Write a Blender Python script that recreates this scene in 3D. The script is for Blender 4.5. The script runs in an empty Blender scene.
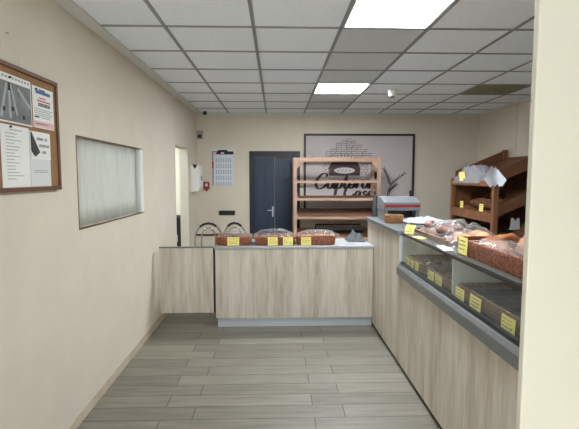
import bpy, math, random
from mathutils import Vector, Matrix, noise
PI = math.pi
SC = bpy.context.scene
COL = SC.collection
random.seed(7)

# ---------------------------------------------------------------- helpers
def lin(c):
    return tuple(((v/255)/12.92 if v/255 <= .04045 else ((v/255+.055)/1.055)**2.4) for v in c) + (1,)

def mat(name, rgb, rough=.6, metal=0, var=0, vscale=12, bump=0, bscale=60, spec=.5, stretch=None, rgb2=None, emit=0, coat=0):
    m = bpy.data.materials.new(name); m.use_nodes = True
    nt = m.node_tree; b = nt.nodes['Principled BSDF']
    b.inputs['Base Color'].default_value = lin(rgb); b.inputs['Roughness'].default_value = rough
    b.inputs['Metallic'].default_value = metal; b.inputs['Specular IOR Level'].default_value = spec
    b.inputs['Coat Weight'].default_value = coat
    tc = nt.nodes.new('ShaderNodeTexCoord')
    vec = tc.outputs['Object']
    if stretch:
        mp = nt.nodes.new('ShaderNodeMapping'); mp.inputs['Scale'].default_value = stretch
        nt.links.new(vec, mp.inputs['Vector']); vec = mp.outputs['Vector']
    if var or rgb2:
        n = nt.nodes.new('ShaderNodeTexNoise'); n.inputs['Scale'].default_value = vscale
        n.inputs['Detail'].default_value = 5; n.inputs['Roughness'].default_value = .6
        nt.links.new(vec, n.inputs['Vector'])
        r = nt.nodes.new('ShaderNodeValToRGB'); r.color_ramp.elements[0].position = .32; r.color_ramp.elements[1].position = .68
        r.color_ramp.elements[0].color = lin(rgb2) if rgb2 else lin([v*(1-var) for v in rgb]); r.color_ramp.elements[1].color = lin(rgb)
        nt.links.new(n.outputs['Fac'], r.inputs['Fac']); nt.links.new(r.outputs['Color'], b.inputs['Base Color'])
    if bump:
        n2 = nt.nodes.new('ShaderNodeTexNoise'); n2.inputs['Scale'].default_value = bscale; n2.inputs['Detail'].default_value = 4
        nt.links.new(vec, n2.inputs['Vector'])
        bp = nt.nodes.new('ShaderNodeBump'); bp.inputs['Strength'].default_value = bump; bp.inputs['Distance'].default_value = .01
        nt.links.new(n2.outputs['Fac'], bp.inputs['Height']); nt.links.new(bp.outputs['Normal'], b.inputs['Normal'])
    if emit:
        b.inputs['Emission Color'].default_value = (.90, .96, 1.0, 1); b.inputs['Emission Strength'].default_value = emit
    return m

def oak(name, stops, scale=(14, 14, 1.1), rough=.45):
    """vertical-grain laminate: broad bands and fine streaks that run along the unscaled axis"""
    m = bpy.data.materials.new(name); m.use_nodes = True
    nt = m.node_tree; b = nt.nodes['Principled BSDF']; b.inputs['Roughness'].default_value = rough
    tc = nt.nodes.new('ShaderNodeTexCoord'); mp = nt.nodes.new('ShaderNodeMapping'); mp.inputs['Scale'].default_value = scale
    nt.links.new(tc.outputs['Object'], mp.inputs['Vector'])
    a = nt.nodes.new('ShaderNodeTexNoise'); a.inputs['Scale'].default_value = 1; a.inputs['Detail'].default_value = 3; a.inputs['Distortion'].default_value = .35
    f = nt.nodes.new('ShaderNodeTexNoise'); f.inputs['Scale'].default_value = 4.5; f.inputs['Detail'].default_value = 5; f.inputs['Roughness'].default_value = .65
    for n in (a, f): nt.links.new(mp.outputs['Vector'], n.inputs['Vector'])
    mx = nt.nodes.new('ShaderNodeMix'); mx.inputs['Factor'].default_value = .45
    nt.links.new(a.outputs['Fac'], mx.inputs['A']); nt.links.new(f.outputs['Fac'], mx.inputs['B'])
    r = nt.nodes.new('ShaderNodeValToRGB'); e = r.color_ramp.elements
    e[0].position, e[0].color = stops[0][0], lin(stops[0][1]); e[1].position, e[1].color = stops[-1][0], lin(stops[-1][1])
    for p, c in stops[1:-1]:
        q = e.new(p); q.color = lin(c)
    nt.links.new(mx.outputs['Result'], r.inputs['Fac']); nt.links.new(r.outputs['Color'], b.inputs['Base Color'])
    return m

def clear(name, tint=(240, 245, 245), gloss=.12, rough=.05, haze=0, hazecol=(235, 235, 235), bump=0):
    """thin clear sheet: transparent with a fresnel-like reflection and an optional milky share"""
    m = bpy.data.materials.new(name); m.use_nodes = True
    nt = m.node_tree; nt.nodes.remove(nt.nodes['Principled BSDF']); out = nt.nodes['Material Output']
    t = nt.nodes.new('ShaderNodeBsdfTransparent'); t.inputs['Color'].default_value = lin(tint)
    g = nt.nodes.new('ShaderNodeBsdfGlossy'); g.inputs['Roughness'].default_value = rough; g.inputs['Color'].default_value = (.9, .9, .9, 1)
    lw = nt.nodes.new('ShaderNodeLayerWeight'); lw.inputs['Blend'].default_value = gloss
    mx = nt.nodes.new('ShaderNodeMixShader')
    ge = nt.nodes.new('ShaderNodeNewGeometry'); mu = nt.nodes.new('ShaderNodeMath'); mu.operation = 'SUBTRACT'; mu.use_clamp = True   # no internal mirror on the far face
    nt.links.new(lw.outputs['Fresnel'], mu.inputs[0]); nt.links.new(ge.outputs['Backfacing'], mu.inputs[1])
    nt.links.new(mu.outputs[0], mx.inputs['Fac']); nt.links.new(t.outputs[0], mx.inputs[1]); nt.links.new(g.outputs[0], mx.inputs[2])
    last = mx
    if haze:
        d = nt.nodes.new('ShaderNodeBsdfDiffuse'); d.inputs['Color'].default_value = lin(hazecol)
        m2 = nt.nodes.new('ShaderNodeMixShader'); m2.inputs['Fac'].default_value = haze
        nt.links.new(mx.outputs[0], m2.inputs[1]); nt.links.new(d.outputs[0], m2.inputs[2]); last = m2
    nt.links.new(last.outputs[0], out.inputs['Surface'])
    return m

class MB:
    def __init__(s): s.v = []; s.f = []; s.m = []
    def add(s, vs, fs, mi=0):
        o = len(s.v); s.v += [tuple(p) for p in vs]; s.f += [tuple(i+o for i in f) for f in fs]; s.m += [mi]*len(fs)
    def box(s, x0, x1, y0, y1, z0, z1, mi=0):
        s.add([(x0,y0,z0),(x1,y0,z0),(x1,y1,z0),(x0,y1,z0),(x0,y0,z1),(x1,y0,z1),(x1,y1,z1),(x0,y1,z1)],
              [(0,3,2,1),(4,5,6,7),(0,1,5,4),(1,2,6,5),(2,3,7,6),(3,0,4,7)], mi)
        return s
    def bar(s, a, b, w, h, mi=0, up=(0,0,1)):
        """a square bar from a to b: w across, h along up"""
        a, b = Vector(a), Vector(b); d = (b-a).normalized(); u = Vector(up); u = (u-d*u.dot(d)).normalized(); r = d.cross(u)
        vs = [p + r*sx*w/2 + u*sz*h/2 for p in (a, b) for sx, sz in ((-1,-1),(1,-1),(1,1),(-1,1))]
        s.add(vs, [(0,3,2,1),(4,5,6,7),(0,1,5,4),(1,2,6,5),(2,3,7,6),(3,0,4,7)], mi); return s
    def prism(s, prof, a0, a1, axis='y', mi=0):
        """extrude a profile polygon; axis y: prof is (x,z); axis x: prof is (y,z); axis z: prof is (x,y)"""
        put = {'y': lambda p, a: (p[0], a, p[1]), 'x': lambda p, a: (a, p[0], p[1]), 'z': lambda p, a: (p[0], p[1], a)}[axis]
        n = len(prof); vs = [put(p, a0) for p in prof] + [put(p, a1) for p in prof]
        s.add(vs, [tuple(range(n))[::-1], tuple(range(n, 2*n))] + [(i, (i+1) % n, n+(i+1) % n, n+i) for i in range(n)], mi); return s
    def tube(s, pts, r, n=8, closed=False, mi=0):
        P = [Vector(p) for p in pts]; k = len(P); R = r if isinstance(r, (list, tuple)) else [r]*k
        t0 = (P[1]-P[0]).normalized(); u = t0.orthogonal().normalized(); rings = []
        for i in range(k):
            if closed: t = (P[(i+1) % k]-P[i-1]).normalized()
            else: t = (P[min(i+1, k-1)]-P[max(i-1, 0)]).normalized()
            u = (u - t*u.dot(t)); u = u.normalized() if u.length > 1e-6 else t.orthogonal().normalized(); w = t.cross(u)
            rings.append([P[i] + (u*math.cos(2*PI*j/n)+w*math.sin(2*PI*j/n))*R[i] for j in range(n)])
        vs = [p for g in rings for p in g]; fs = []
        for i in range(k if closed else k-1):
            a, b = i*n, ((i+1) % k)*n
            fs += [(a+j, a+(j+1) % n, b+(j+1) % n, b+j) for j in range(n)]
        if not closed: fs += [tuple(range(n))[::-1], tuple(range((k-1)*n, k*n))]
        s.add(vs, fs, mi); return s
    def lathe(s, prof, n=24, c=(0,0,0), mi=0):
        vs = []; fs = []
        for r, z in prof: vs += [(c[0]+r*math.cos(2*PI*j/n), c[1]+r*math.sin(2*PI*j/n), c[2]+z) for j in range(n)]
        for i in range(len(prof)-1): fs += [(i*n+j, i*n+(j+1) % n, (i+1)*n+(j+1) % n, (i+1)*n+j) for j in range(n)]
        fs += [tuple(range(n))[::-1], tuple(range((len(prof)-1)*n, len(prof)*n))]
        s.add(vs, fs, mi); return s
    def blob(s, c, r, seed=0, amp=.08, nu=20, nv=12, bend=0, flat=True, mi=0, fq=1.6):
        """a lumpy loaf: ellipsoid with noise, flattened below, optionally curved along its length"""
        vs = []; fs = []
        for i in range(nv+1):
            th = PI*i/nv
            for j in range(nu):
                ph = 2*PI*j/nu; d = Vector((math.cos(th), math.sin(th)*math.cos(ph), math.sin(th)*math.sin(ph)))
                k = 1 + amp*noise.noise(d*fq + Vector((seed*3.7, seed, 0)))*2
                p = Vector((d.x*r[0]*k, d.y*r[1]*k, d.z*r[2]*k))
                if flat and p.z < -r[2]*.55: p.z = -r[2]*.55
                p.y += bend*(p.x/r[0])**2
                vs.append((c[0]+p.x, c[1]+p.y, c[2]+p.z))
        for i in range(nv): fs += [(i*nu+j, i*nu+(j+1) % nu, (i+1)*nu+(j+1) % nu, (i+1)*nu+j) for j in range(nu)]
        s.add(vs, fs, mi); return s
    def sheet(s, fn, nx, ny, thick=.0008, mi=0):
        """a thin closed sheet over the unit square, fn(u,v) -> point"""
        top = [Vector(fn(i/nx, j/ny)) for j in range(ny+1) for i in range(nx+1)]; w = nx+1
        def nrm(i, j):
            du = top[j*w+min(i+1, nx)]-top[j*w+max(i-1, 0)]; dv = top[min(j+1, ny)*w+i]-top[max(j-1, 0)*w+i]
            q = du.cross(dv); return q.normalized() if q.length > 1e-9 else Vector((0,0,1))
        bot = [top[j*w+i]-nrm(i, j)*thick for j in range(ny+1) for i in range(nx+1)]; N = len(top)
        fs = []
        for j in range(ny):
            for i in range(nx):
                a = j*w+i; fs += [(a, a+1, a+w+1, a+w), (N+a, N+a+w, N+a+w+1, N+a+1)]
        for i in range(nx):
            fs += [(i, N+i, N+i+1, i+1), (ny*w+i, ny*w+i+1, N+ny*w+i+1, N+ny*w+i)]
        for j in range(ny):
            fs += [(j*w, (j+1)*w, N+(j+1)*w, N+j*w), (j*w+nx, N+j*w+nx, N+(j+1)*w+nx, (j+1)*w+nx)]
        s.add(top+bot, fs, mi); return s
    def build(s, name, mats, parent=None, smooth=False, bevel=0, kind=None, label=None):
        me = bpy.data.meshes.new(name); me.from_pydata(s.v, [], s.f)
        for m in (mats if isinstance(mats, (list, tuple)) else [mats]): me.materials.append(m)
        me.polygons.foreach_set('material_index', s.m); 
        if smooth: me.polygons.foreach_set('use_smooth', [True]*len(s.f))
        me.update()
        o = bpy.data.objects.new(name, me); COL.objects.link(o)
        if parent is not None: o.parent = parent
        if bevel:
            b = o.modifiers.new('bevel', 'BEVEL'); b.width = bevel; b.segments = 2; b.limit_method = 'ANGLE'
        if kind: o['kind'] = kind
        if label: o['label'] = label
        return o

def thing(name, label, cat, loc=(0,0,0), rotz=0, group=None):
    o = bpy.data.objects.new(name, None); COL.objects.link(o); o.empty_display_size = .05
    o.location = loc; o.rotation_euler = (0, 0, rotz); o['label'] = label; o['category'] = cat
    if group: o['group'] = group
    return o
def tag(o, label, cat, loc=None, rot=None, group=None):
    o['label'] = label; o['category'] = cat
    if loc is not None: o.location = loc
    if rot is not None: o.rotation_euler = rot
    if group: o['group'] = group
    return o
def dup(o, loc, rotz=0, label=None, group=None, rot=None):
    r = o.copy(); COL.objects.link(r); r.location = loc; r.rotation_euler = rot or (0, 0, rotz)
    if label: r['label'] = label
    if group: r['group'] = group
    for ch in o.children:
        c = ch.copy(); COL.objects.link(c); c.parent = r
        for g in ch.children:
            d = g.copy(); COL.objects.link(d); d.parent = c
    return r
def nz(x, y, s=0): return noise.noise(Vector((x, y, s)))

# ---------------------------------------------------------------- materials
M = {}
M['wall'] = mat('beige_paint', (211, 202, 186), .85, var=.03, vscale=3, bump=.05, bscale=180)
M['cream'] = mat('cream_panel', (222, 219, 204), .5, var=.015, vscale=4)
M['skirt'] = mat('beige_skirting', (196, 182, 162), .7, rgb2=(176, 160, 138), vscale=5)
M['tile'] = mat('ceiling_tile', (236, 242, 250), .9, var=.04, vscale=40, bump=.06, bscale=300)
M['tile_grey'] = mat('greyed_ceiling_tile', (206, 209, 213), .9, var=.05, vscale=40, bump=.06, bscale=300)
M['tile_stain'] = mat('stained_ceiling_tile', (140, 137, 110), .9, var=.25, vscale=9)
M['tbar'] = mat('ceiling_grid_metal', (136, 138, 140), .5)
M['white_trim'] = mat('white_trim', (205, 205, 200), .6)
M['oak'] = oak('pale_oak_laminate', [(.3, (150, 139, 126)), (.42, (186, 175, 160)), (.52, (202, 193, 179)), (.62, (214, 207, 194)), (.74, (180, 170, 156))], (10, 10, .9))
M['edge_grey'] = mat('grey_edge', (108, 109, 110), .35, var=.05, vscale=30)
M['worktop'] = mat('grey_worktop', (165, 167, 168), .35, var=.06, vscale=25)
M['slab'] = mat('mottled_grey_slab', (118, 124, 126), .4, var=.18, vscale=35)
M['alu'] = mat('brushed_aluminium', (214, 219, 228), .4, metal=.5, var=.05, vscale=3, stretch=(1, 30, 30))
M['chrome'] = mat('chrome', (215, 215, 215), .12, metal=1)
M['black'] = mat('black_plastic', (24, 24, 26), .4)
M['dark'] = mat('dark_recess', (38, 36, 34), .7)
M['navy'] = mat('navy_door_paint', (40, 54, 76), .45, var=.08, vscale=5)
M['navy_dark'] = mat('dark_door_frame_paint', (26, 31, 42), .5)
M['pine'] = oak('pine_wood', [(.3, (152, 120, 102)), (.55, (180, 148, 127)), (.75, (194, 163, 141))], (12, 12, 2), .5)
M['pine_h'] = oak('pine_wood_lengthwise', [(.3, (146, 114, 96)), (.55, (174, 142, 121)), (.75, (188, 158, 136))], (2, 14, 14), .5)
M['brown_board'] = oak('brown_board', [(.3, (92, 62, 46)), (.55, (122, 86, 64)), (.75, (140, 102, 78))], (2, 14, 14), .55)
M['rackwood'] = oak('reddish_rack_wood', [(.3, (108, 68, 44)), (.55, (138, 92, 62)), (.75, (156, 108, 74))], (6, 6, 2), .5)
M['rackwood_d'] = oak('brown_rack_wood', [(.3, (84, 53, 35)), (.55, (112, 72, 48)), (.75, (130, 88, 60))], (3, 6, 6), .5)
M['sign'] = mat('grey_mauve_panel', (186, 177, 177), .6, var=.03, vscale=3)
M['sign_frame'] = mat('dark_brown_frame', (44, 28, 26), .5)
M['ink'] = mat('dark_brown_print', (58, 42, 42), .7)
M['ink_soft'] = mat('faded_brown_print', (112, 98, 98), .7)
M['sign_pale'] = mat('pale_print', (190, 184, 182), .7)
M['paper'] = mat('white_paper', (226, 226, 222), .8, var=.02, vscale=6)
M['paper_grey'] = mat('pale_grey_paper', (206, 208, 206), .8)
M['txt'] = mat('black_print', (40, 40, 44), .8)
M['txt_soft'] = mat('grey_print', (150, 152, 156), .8)
M['red'] = mat('red_print', (176, 66, 66), .7)
M['pink'] = mat('pink_print', (216, 180, 178), .8)
M['blue'] = mat('blue_print', (84, 104, 146), .8)
M['photo_grey'] = mat('grey_photo_print', (122, 124, 124), .6, rgb2=(92, 94, 94), vscale=14)
M['photo_pale'] = mat('pale_photo_print', (160, 162, 162), .6)
M['cork'] = mat('cork', (152, 114, 78), .9, rgb2=(130, 94, 60), vscale=90)
M['boardwood'] = mat('board_frame_wood', (104, 66, 38), .5, rgb2=(84, 50, 28), vscale=20, stretch=(6, 1, 6))
M['yellow'] = mat('yellow_card', (250, 236, 140), .7, var=.03, vscale=20)
M['wicker'] = mat('reddish_wicker', (178, 110, 76), .5, rgb2=(102, 54, 36), vscale=55)
M['wicker_t'] = mat('tan_wicker', (176, 126, 76), .55, rgb2=(122, 80, 44), vscale=60)
M['wicker_d'] = mat('brown_wicker', (158, 118, 92), .6, rgb2=(104, 74, 56), vscale=55)
M['bread'] = mat('brown_crust', (186, 120, 72), .55, rgb2=(134, 76, 42), vscale=16, bump=.15, bscale=40)
M['bread_p'] = mat('pale_crust', (214, 172, 132), .6, rgb2=(176, 122, 84), vscale=18, bump=.15, bscale=40)
M['bread_d'] = mat('dark_crust', (112, 66, 40), .6, rgb2=(72, 40, 26), vscale=18, bump=.2, bscale=40)
M['choc'] = mat('dark_pastry', (96, 58, 52), .5, rgb2=(140, 100, 88), vscale=26)
M['glass'] = clear('display_glass', (250, 252, 251), .10, .02, haze=.06, hazecol=(200, 205, 205))  # haze share paints in the grey reflections on the case glass
M['pane'] = clear('window_glass', (252, 253, 253), .12, .02)
M['plastic'] = clear('clear_plastic_film', (252, 252, 252), .13, .28, haze=.04)
M['plastic_w'] = clear('milky_plastic_film', (240, 240, 244), .25, .25, haze=.3, hazecol=(214, 214, 222))
M['white_cloth'] = mat('white_cloth', (204, 208, 216), .85)
M['curtain'] = None
M['grey_cloth'] = mat('dark_grey_cloth', (82, 88, 92), .8, var=.15, vscale=14)
M['machine'] = mat('pale_grey_enamel', (118, 121, 126), .35)
M['white_plastic'] = mat('white_plastic', (226, 226, 222), .4)
M['grey_plastic'] = mat('grey_plastic', (150, 148, 144), .45)
M['red_plastic'] = mat('red_plastic', (150, 34, 42), .4)
M['olive'] = mat('olive_paper', (128, 112, 62), .8)
M['liner'] = mat('black_tray_liner', (52, 56, 58), .4, var=.3, vscale=9)
M['seat'] = mat('dark_red_seat', (82, 40, 36), .6)
M['pavement'] = mat('grey_pavement', (150, 150, 146), .9, var=.08, vscale=3)

# sheer curtain: partly see-through, partly translucent cloth
m = bpy.data.materials.new('sheer_white_curtain'); m.use_nodes = True; nt = m.node_tree; nt.nodes.remove(nt.nodes['Principled BSDF'])
d = nt.nodes.new('ShaderNodeBsdfDiffuse'); d.inputs['Color'].default_value = lin((242, 241, 236))
t = nt.nodes.new('ShaderNodeBsdfTranslucent'); t.inputs['Color'].default_value = lin((240, 240, 234))
mx = nt.nodes.new('ShaderNodeMixShader'); mx.inputs['Fac'].default_value = .4
nt.links.new(d.outputs[0], mx.inputs[1]); nt.links.new(t.outputs[0], mx.inputs[2]); nt.links.new(mx.outputs[0], nt.nodes['Material Output'].inputs['Surface'])
M['curtain'] = m

# floor: grey wood-look planks with staggered joints
m = bpy.data.materials.new('grey_plank_tile'); m.use_nodes = True; nt = m.node_tree; b = nt.nodes['Principled BSDF']; b.inputs['Roughness'].default_value = .42
tc = nt.nodes.new('ShaderNodeTexCoord'); mp = nt.nodes.new('ShaderNodeMapping'); mp.inputs['Location'].default_value = (-.456+1.01*6, -2.93+.162*40, 0)
nt.links.new(tc.outputs['Object'], mp.inputs['Vector'])
br = nt.nodes.new('ShaderNodeTexBrick'); br.offset = .204; br.offset_frequency = 2; br.squash = 1
for k, v in (('Scale', 1), ('Mortar Size', .003), ('Mortar Smooth', .1), ('Bias', 0), ('Brick Width', 1.01), ('Row Height', .162)): br.inputs[k].default_value = v
br.inputs['Color1'].default_value = lin((118, 112, 103)); br.inputs['Color2'].default_value = lin((141, 135, 125)); br.inputs['Mortar'].default_value = lin((62, 58, 54))
nt.links.new(mp.outputs['Vector'], br.inputs['Vector'])
mg = nt.nodes.new('ShaderNodeMapping'); mg.inputs['Scale'].default_value = (1.6, 17, 1); nt.links.new(tc.outputs['Object'], mg.inputs['Vector'])
gn = nt.nodes.new('ShaderNodeTexNoise'); gn.inputs['Scale'].default_value = 1.5; gn.inputs['Detail'].default_value = 6; gn.inputs['Roughness'].default_value = .65; gn.inputs['Distortion'].default_value = .3
nt.links.new(mg.outputs['Vector'], gn.inputs['Vector'])
gr = nt.nodes.new('ShaderNodeValToRGB'); gr.color_ramp.elements[0].position = .3; gr.color_ramp.elements[1].position = .7
gr.color_ramp.elements[0].color = (.66, .65, .63, 1); gr.color_ramp.elements[1].color = (1.06, 1.06, 1.05, 1); nt.links.new(gn.outputs['Fac'], gr.inputs['Fac'])
mm = nt.nodes.new('ShaderNodeMix'); mm.data_type = 'RGBA'; mm.blend_type = 'MULTIPLY'; mm.inputs['Factor'].default_value = 1
nt.links.new(br.outputs['Color'], mm.inputs['A']); nt.links.new(gr.outputs['Color'], mm.inputs['B']); nt.links.new(mm.outputs['Result'], b.inputs['Base Color'])
bp = nt.nodes.new('ShaderNodeBump'); bp.inputs['Strength'].default_value = .25; bp.inputs['Distance'].default_value = .004; bp.invert = True
nt.links.new(br.outputs['Fac'], bp.inputs['Height']); nt.links.new(bp.outputs['Normal'], b.inputs['Normal'])
M['floor'] = m

# ---------------------------------------------------------------- the setting
S = 'structure'
XL, YB, ZC, XR, YF = -1.265, 7.15, 2.60, 3.30, -1.0
XS = -1.385                                              # far face of the left wall
def wall_with_holes(u0, u1, z0, z1, holes, put):
    """boxes around rectangular holes (u0,u1,z0,z1), sorted along u"""
    u = u0
    for a, b, c, d in holes:
        put(u, a, z0, z1)
        if c > z0: put(a, b, z0, c)
        put(a, b, d, z1); u = b
    put(u, u1, z0, z1)

MB().box(-3.6, 3.42, YF, 8.2, -.05, 0).build('floor', M['floor'], kind=S)
MB().box(-8, 9, -9, YF, -.08, -.03).build('ground', M['pavement'], kind=S)
w = MB(); wall_with_holes(YF, 8.2, 0, ZC+.1, [(2.85, 4.25, 1.24, 1.845), (5.61, 6.40, 0, 1.985)], lambda a, b, c, d: w.box(XS, XL, a, b, c, d)); w.build('wall_left', M['wall'], kind=S)
w = MB(); wall_with_holes(XL, XR+.12, 0, ZC+.1, [(-.43, .39, 0, 1.995)], lambda a, b, c, d: w.box(a, b, YB, YB+.12, c, d)); w.build('wall_back', M['wall'], kind=S)
MB().box(XR, XR+.12, YF, YB, 0, ZC+.1).build('wall_right', M['wall'], kind=S)
w = MB(); w.box(1.3, XR, YF-.12, YF, 0, ZC+.1); w.box(XL, 1.3, YF-.12, YF, 2.25, ZC+.1); w.build('wall_light_block', M['wall'], kind=S)  # unseen wall and lintel added to cut daylight on the cream panel
MB().box(.707, XR, 1.2, 1.225, 0, ZC).build('wall_front', M['cream'], kind=S, bevel=.004)
w = MB(); w.box(-3.72, -3.6, 2, 8.2, 0, ZC+.1); w.box(-3.72, XS, 1.9, 2, 0, ZC+.1); w.box(-3.72, XL, 8.2, 8.3, 0, ZC+.1); w.box(XL, XL+.1, YB+.12, 8.3, 0, ZC+.1); w.box(-.6, .6, YB+.5, YB+.6, 0, ZC)  # last box is an added unseen panel blocking sky behind the door
w.build('wall_adjoining', M['cream'], kind=S)
MB().box(-3.72, XS, 1.9, 8.3, ZC, ZC+.08).build('ceiling_adjoining', M['tile'], kind=S)

# suspended ceiling: tiles between the grid lines, each tile a slightly raised panel, T-bars below
gx = [XL, -.75, -.15, .45, 1.05, 1.65, 2.25, 2.85, XR]
gy = [YF, -.5, .1, .7, 1.3, 1.9, 2.5, 3.1, 3.69, 4.29, 4.89, 5.48, 6.08, 6.68, YB]
LIGHTS = [(3, 6), (3, 10)]
STAIN = {(6, 10)}
GREY = {(3, 7), (3, 8), (3, 9), (3, 11), (3, 12)}
c = MB()
for i in range(len(gx)-1):
    for j in range(len(gy)-1):
        if (i, j) in LIGHTS: continue
        c.box(gx[i], gx[i+1], gy[j], gy[j+1], ZC, ZC+.02, 2 if (i, j) in STAIN else 1 if (i, j) in GREY else 0)
for x in gx[1:-1]: c.box(x-.012, x+.012, YF, YB, ZC-.006, ZC, 3)
for y in gy[1:-1]: c.box(XL, XR, y-.012, y+.012, ZC-.006, ZC, 3)
c.build('ceiling', [M['tile'], M['tile_grey'], M['tile_stain'], M['tbar']], kind=S)
MB().box(XL-.1, XR+.12, YF, YB+.1, ZC+.16, ZC+.24).build('roof_slab', M['tile_grey'], kind=S)
MB().box(XL, XL+.092, YF, YB, ZC-.018, ZC).build('trim_1', M['white_trim'], kind=S, bevel=.003)
MB().box(XL+.092, XR, YB-.03, YB, ZC-.045, ZC).build('trim_2', M['white_trim'], kind=S, bevel=.003)
MB().box(XR-.03, XR, 1.235, YB-.03, ZC-.03, ZC).build('trim_3', M['white_trim'], kind=S, bevel=.003)
MB().box(XL, XL+.006, YF, 5.60, 0, .065).build('baseboard_left', M['skirt'], kind=S)
MB().box(XL, -.44, YB-.008, YB, 1.024, 1.036).build('trim_4', M['wall'], kind=S)

# window with a curtain, in the left wall
wr = bpy.data.objects.new('window_1', None); COL.objects.link(wr); wr['kind'] = S; wr.location = (XL, 3.55, 1.24)
f = MB(); y0, y1, z1 = -.70, .70, .605
f.box(-.018, .003, y0, y1, z1-.008, z1); f.box(-.018, .003, y0, y1, 0, .007); f.box(-.018, .003, y0, y0+.006, .007, z1-.008)
f.build('window_frame', M['boardwood'], wr)
MB().box(-.09, .004, y1-.085, y1, .007, z1-.008).build('window_jamb', M['white_plastic'], wr, bevel=.003)
MB().box(-.012, -.008, y0+.006, y1-.085, .007, z1-.008).build('window_pane', M['pane'], wr)
def cur(u, v):
    y = -.685 + 1.29*u
    return (-.040 + .012*math.sin(u*62+1.2*math.sin(u*9)) + .006*math.sin(u*151) + .004*v, y, .010+.583*v)
o = MB().sheet(cur, 150, 4, .0006).build('curtain', M['curtain'], smooth=True)
tag(o, 'white sheer curtain hanging in folds behind the left wall window', 'curtain', (XL, 3.55, 1.24))

# panelled double door in the back wall
dr = bpy.data.objects.new('door_1', None); COL.objects.link(dr); dr['kind'] = S; dr.location = (-.02, YB, 0)
f = MB(); f.box(-.41, -.335, -.012, .10, 0, 1.995); f.box(.335, .41, -.012, .10, 0, 1.995); f.box(-.335, .335, -.012, .10, 1.90, 1.995)
f.build('door_frame', M['navy_dark'], dr, bevel=.004)
for x0, x1 in ((-.333, -.002), (.002, .333)):
    lf = MB(); lf.box(x0, x1, .045, .08, .01, 1.895)
    for a, b2 in (((x0+.045), (x0+x1)/2-.012), ((x0+x1)/2+.012, x1-.045)):
        for za, zb in ((.14, .78), (.88, 1.82)):
            lf.prism([(a, za), (b2, za), (b2, zb), (a, zb)], .038, .045, 'y')
            lf.prism([(a+.02, za+.02), (b2-.02, za+.02), (b2-.02, zb-.02), (a+.02, zb-.02)], .032, .038, 'y')
    lf.build('door_leaf', M['navy'], dr, bevel=.003)
hd = MB(); hd.box(-.045, -.02, .028, .045, .93, 1.10); hd.tube([(-.032, .03, 1.04), (-.032, -.01, 1.04), (-.12, -.012, 1.04)], .008)
hd.build('door_handle', M['alu'], dr, label='metal door handle')

# ---------------------------------------------------------------- ceiling things
def panel_light(i, j, label):
    x0, x1, y0, y1 = gx[i], gx[i+1], gy[j], gy[j+1]
    r = thing('ceiling_light', label, 'ceiling light', ((x0+x1)/2, (y0+y1)/2, ZC), 0, 'ceiling light panels')
    hx, hy = (x1-x0)/2-.013, (y1-y0)/2-.013
    f = MB(); f.box(-hx, hx, -hy, -hy+.012, -.004, .03); f.box(-hx, hx, hy-.012, hy, -.004, .03); f.box(-hx, -hx+.012, -hy+.012, hy-.012, -.004, .03); f.box(hx-.012, hx, -hy+.012, hy-.012, -.004, .03)
    f.build('light_frame', M['white_plastic'], r)
    MB().box(-hx+.012, hx-.012, -hy+.012, hy-.012, .002, .02).build('diffuser', M['lamp'] if j < 8 else M['lamp_back'], r)
M['lamp'] = mat('lit_diffuser', (250, 250, 250), .5, emit=36.0); M['lamp_back'] = mat('bright_lit_diffuser', (250, 250, 250), .5, emit=56.0)
panel_light(3, 6, 'square lit ceiling panel nearer the shop entrance, the bigger one in view')
panel_light(3, 10, 'square lit ceiling panel deeper in the shop, beside the smoke detector')

r = thing('smoke_detector', 'small white round smoke detector on the ceiling tiles', 'smoke detector', (1.36, 5.2, ZC))
MB().lathe([(.062, 0), (.062, -.012), (.056, -.016)][::-1]).build('base', M['white_plastic'], r, smooth=False)
MB().lathe([(.034, -.085), (.048, -.07), (.056, -.03), (.056, -.016)]).build('housing', M['white_plastic'], r, smooth=True)
MB().lathe([(.022, -.094), (.030, -.085)]).build('sensor', M['black'], r)

r = thing('security_camera', 'tiny black camera in the corner under the ceiling at the back', 'camera', (-1.10, 6.98, ZC-.006))
MB().lathe([(.028, -.012), (.028, 0)], 16).build('mount', M['black'], r)
MB().blob((0, 0, -.03), (.03, .03, .026), amp=0, flat=False).build('dome', M['black'], r, smooth=True)
r = thing('motion_detector', 'small grey motion sensor on the back corner under the camera', 'motion sensor', (-1.205, YB-.02, 2.25))
MB().prism([(-.045, -.065), (.045, -.065), (.045, .065), (-.045, .065)], -.035, .02, 'y').build('housing', M['grey_plastic'], r, bevel=.012)
MB().prism([(-.026, -.05), (.026, -.05), (.03, .0), (-.03, .0)], -.045, -.035, 'y').build('lens', M['black'], r, bevel=.006)
o = MB().box(XR-.02, XR, 6.0, 6.025, 0, ZC-.03).build('cable_duct', M['white_trim'], bevel=.003)
tag(o, 'thin pale cable duct running down the right wall', 'cable duct')

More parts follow.
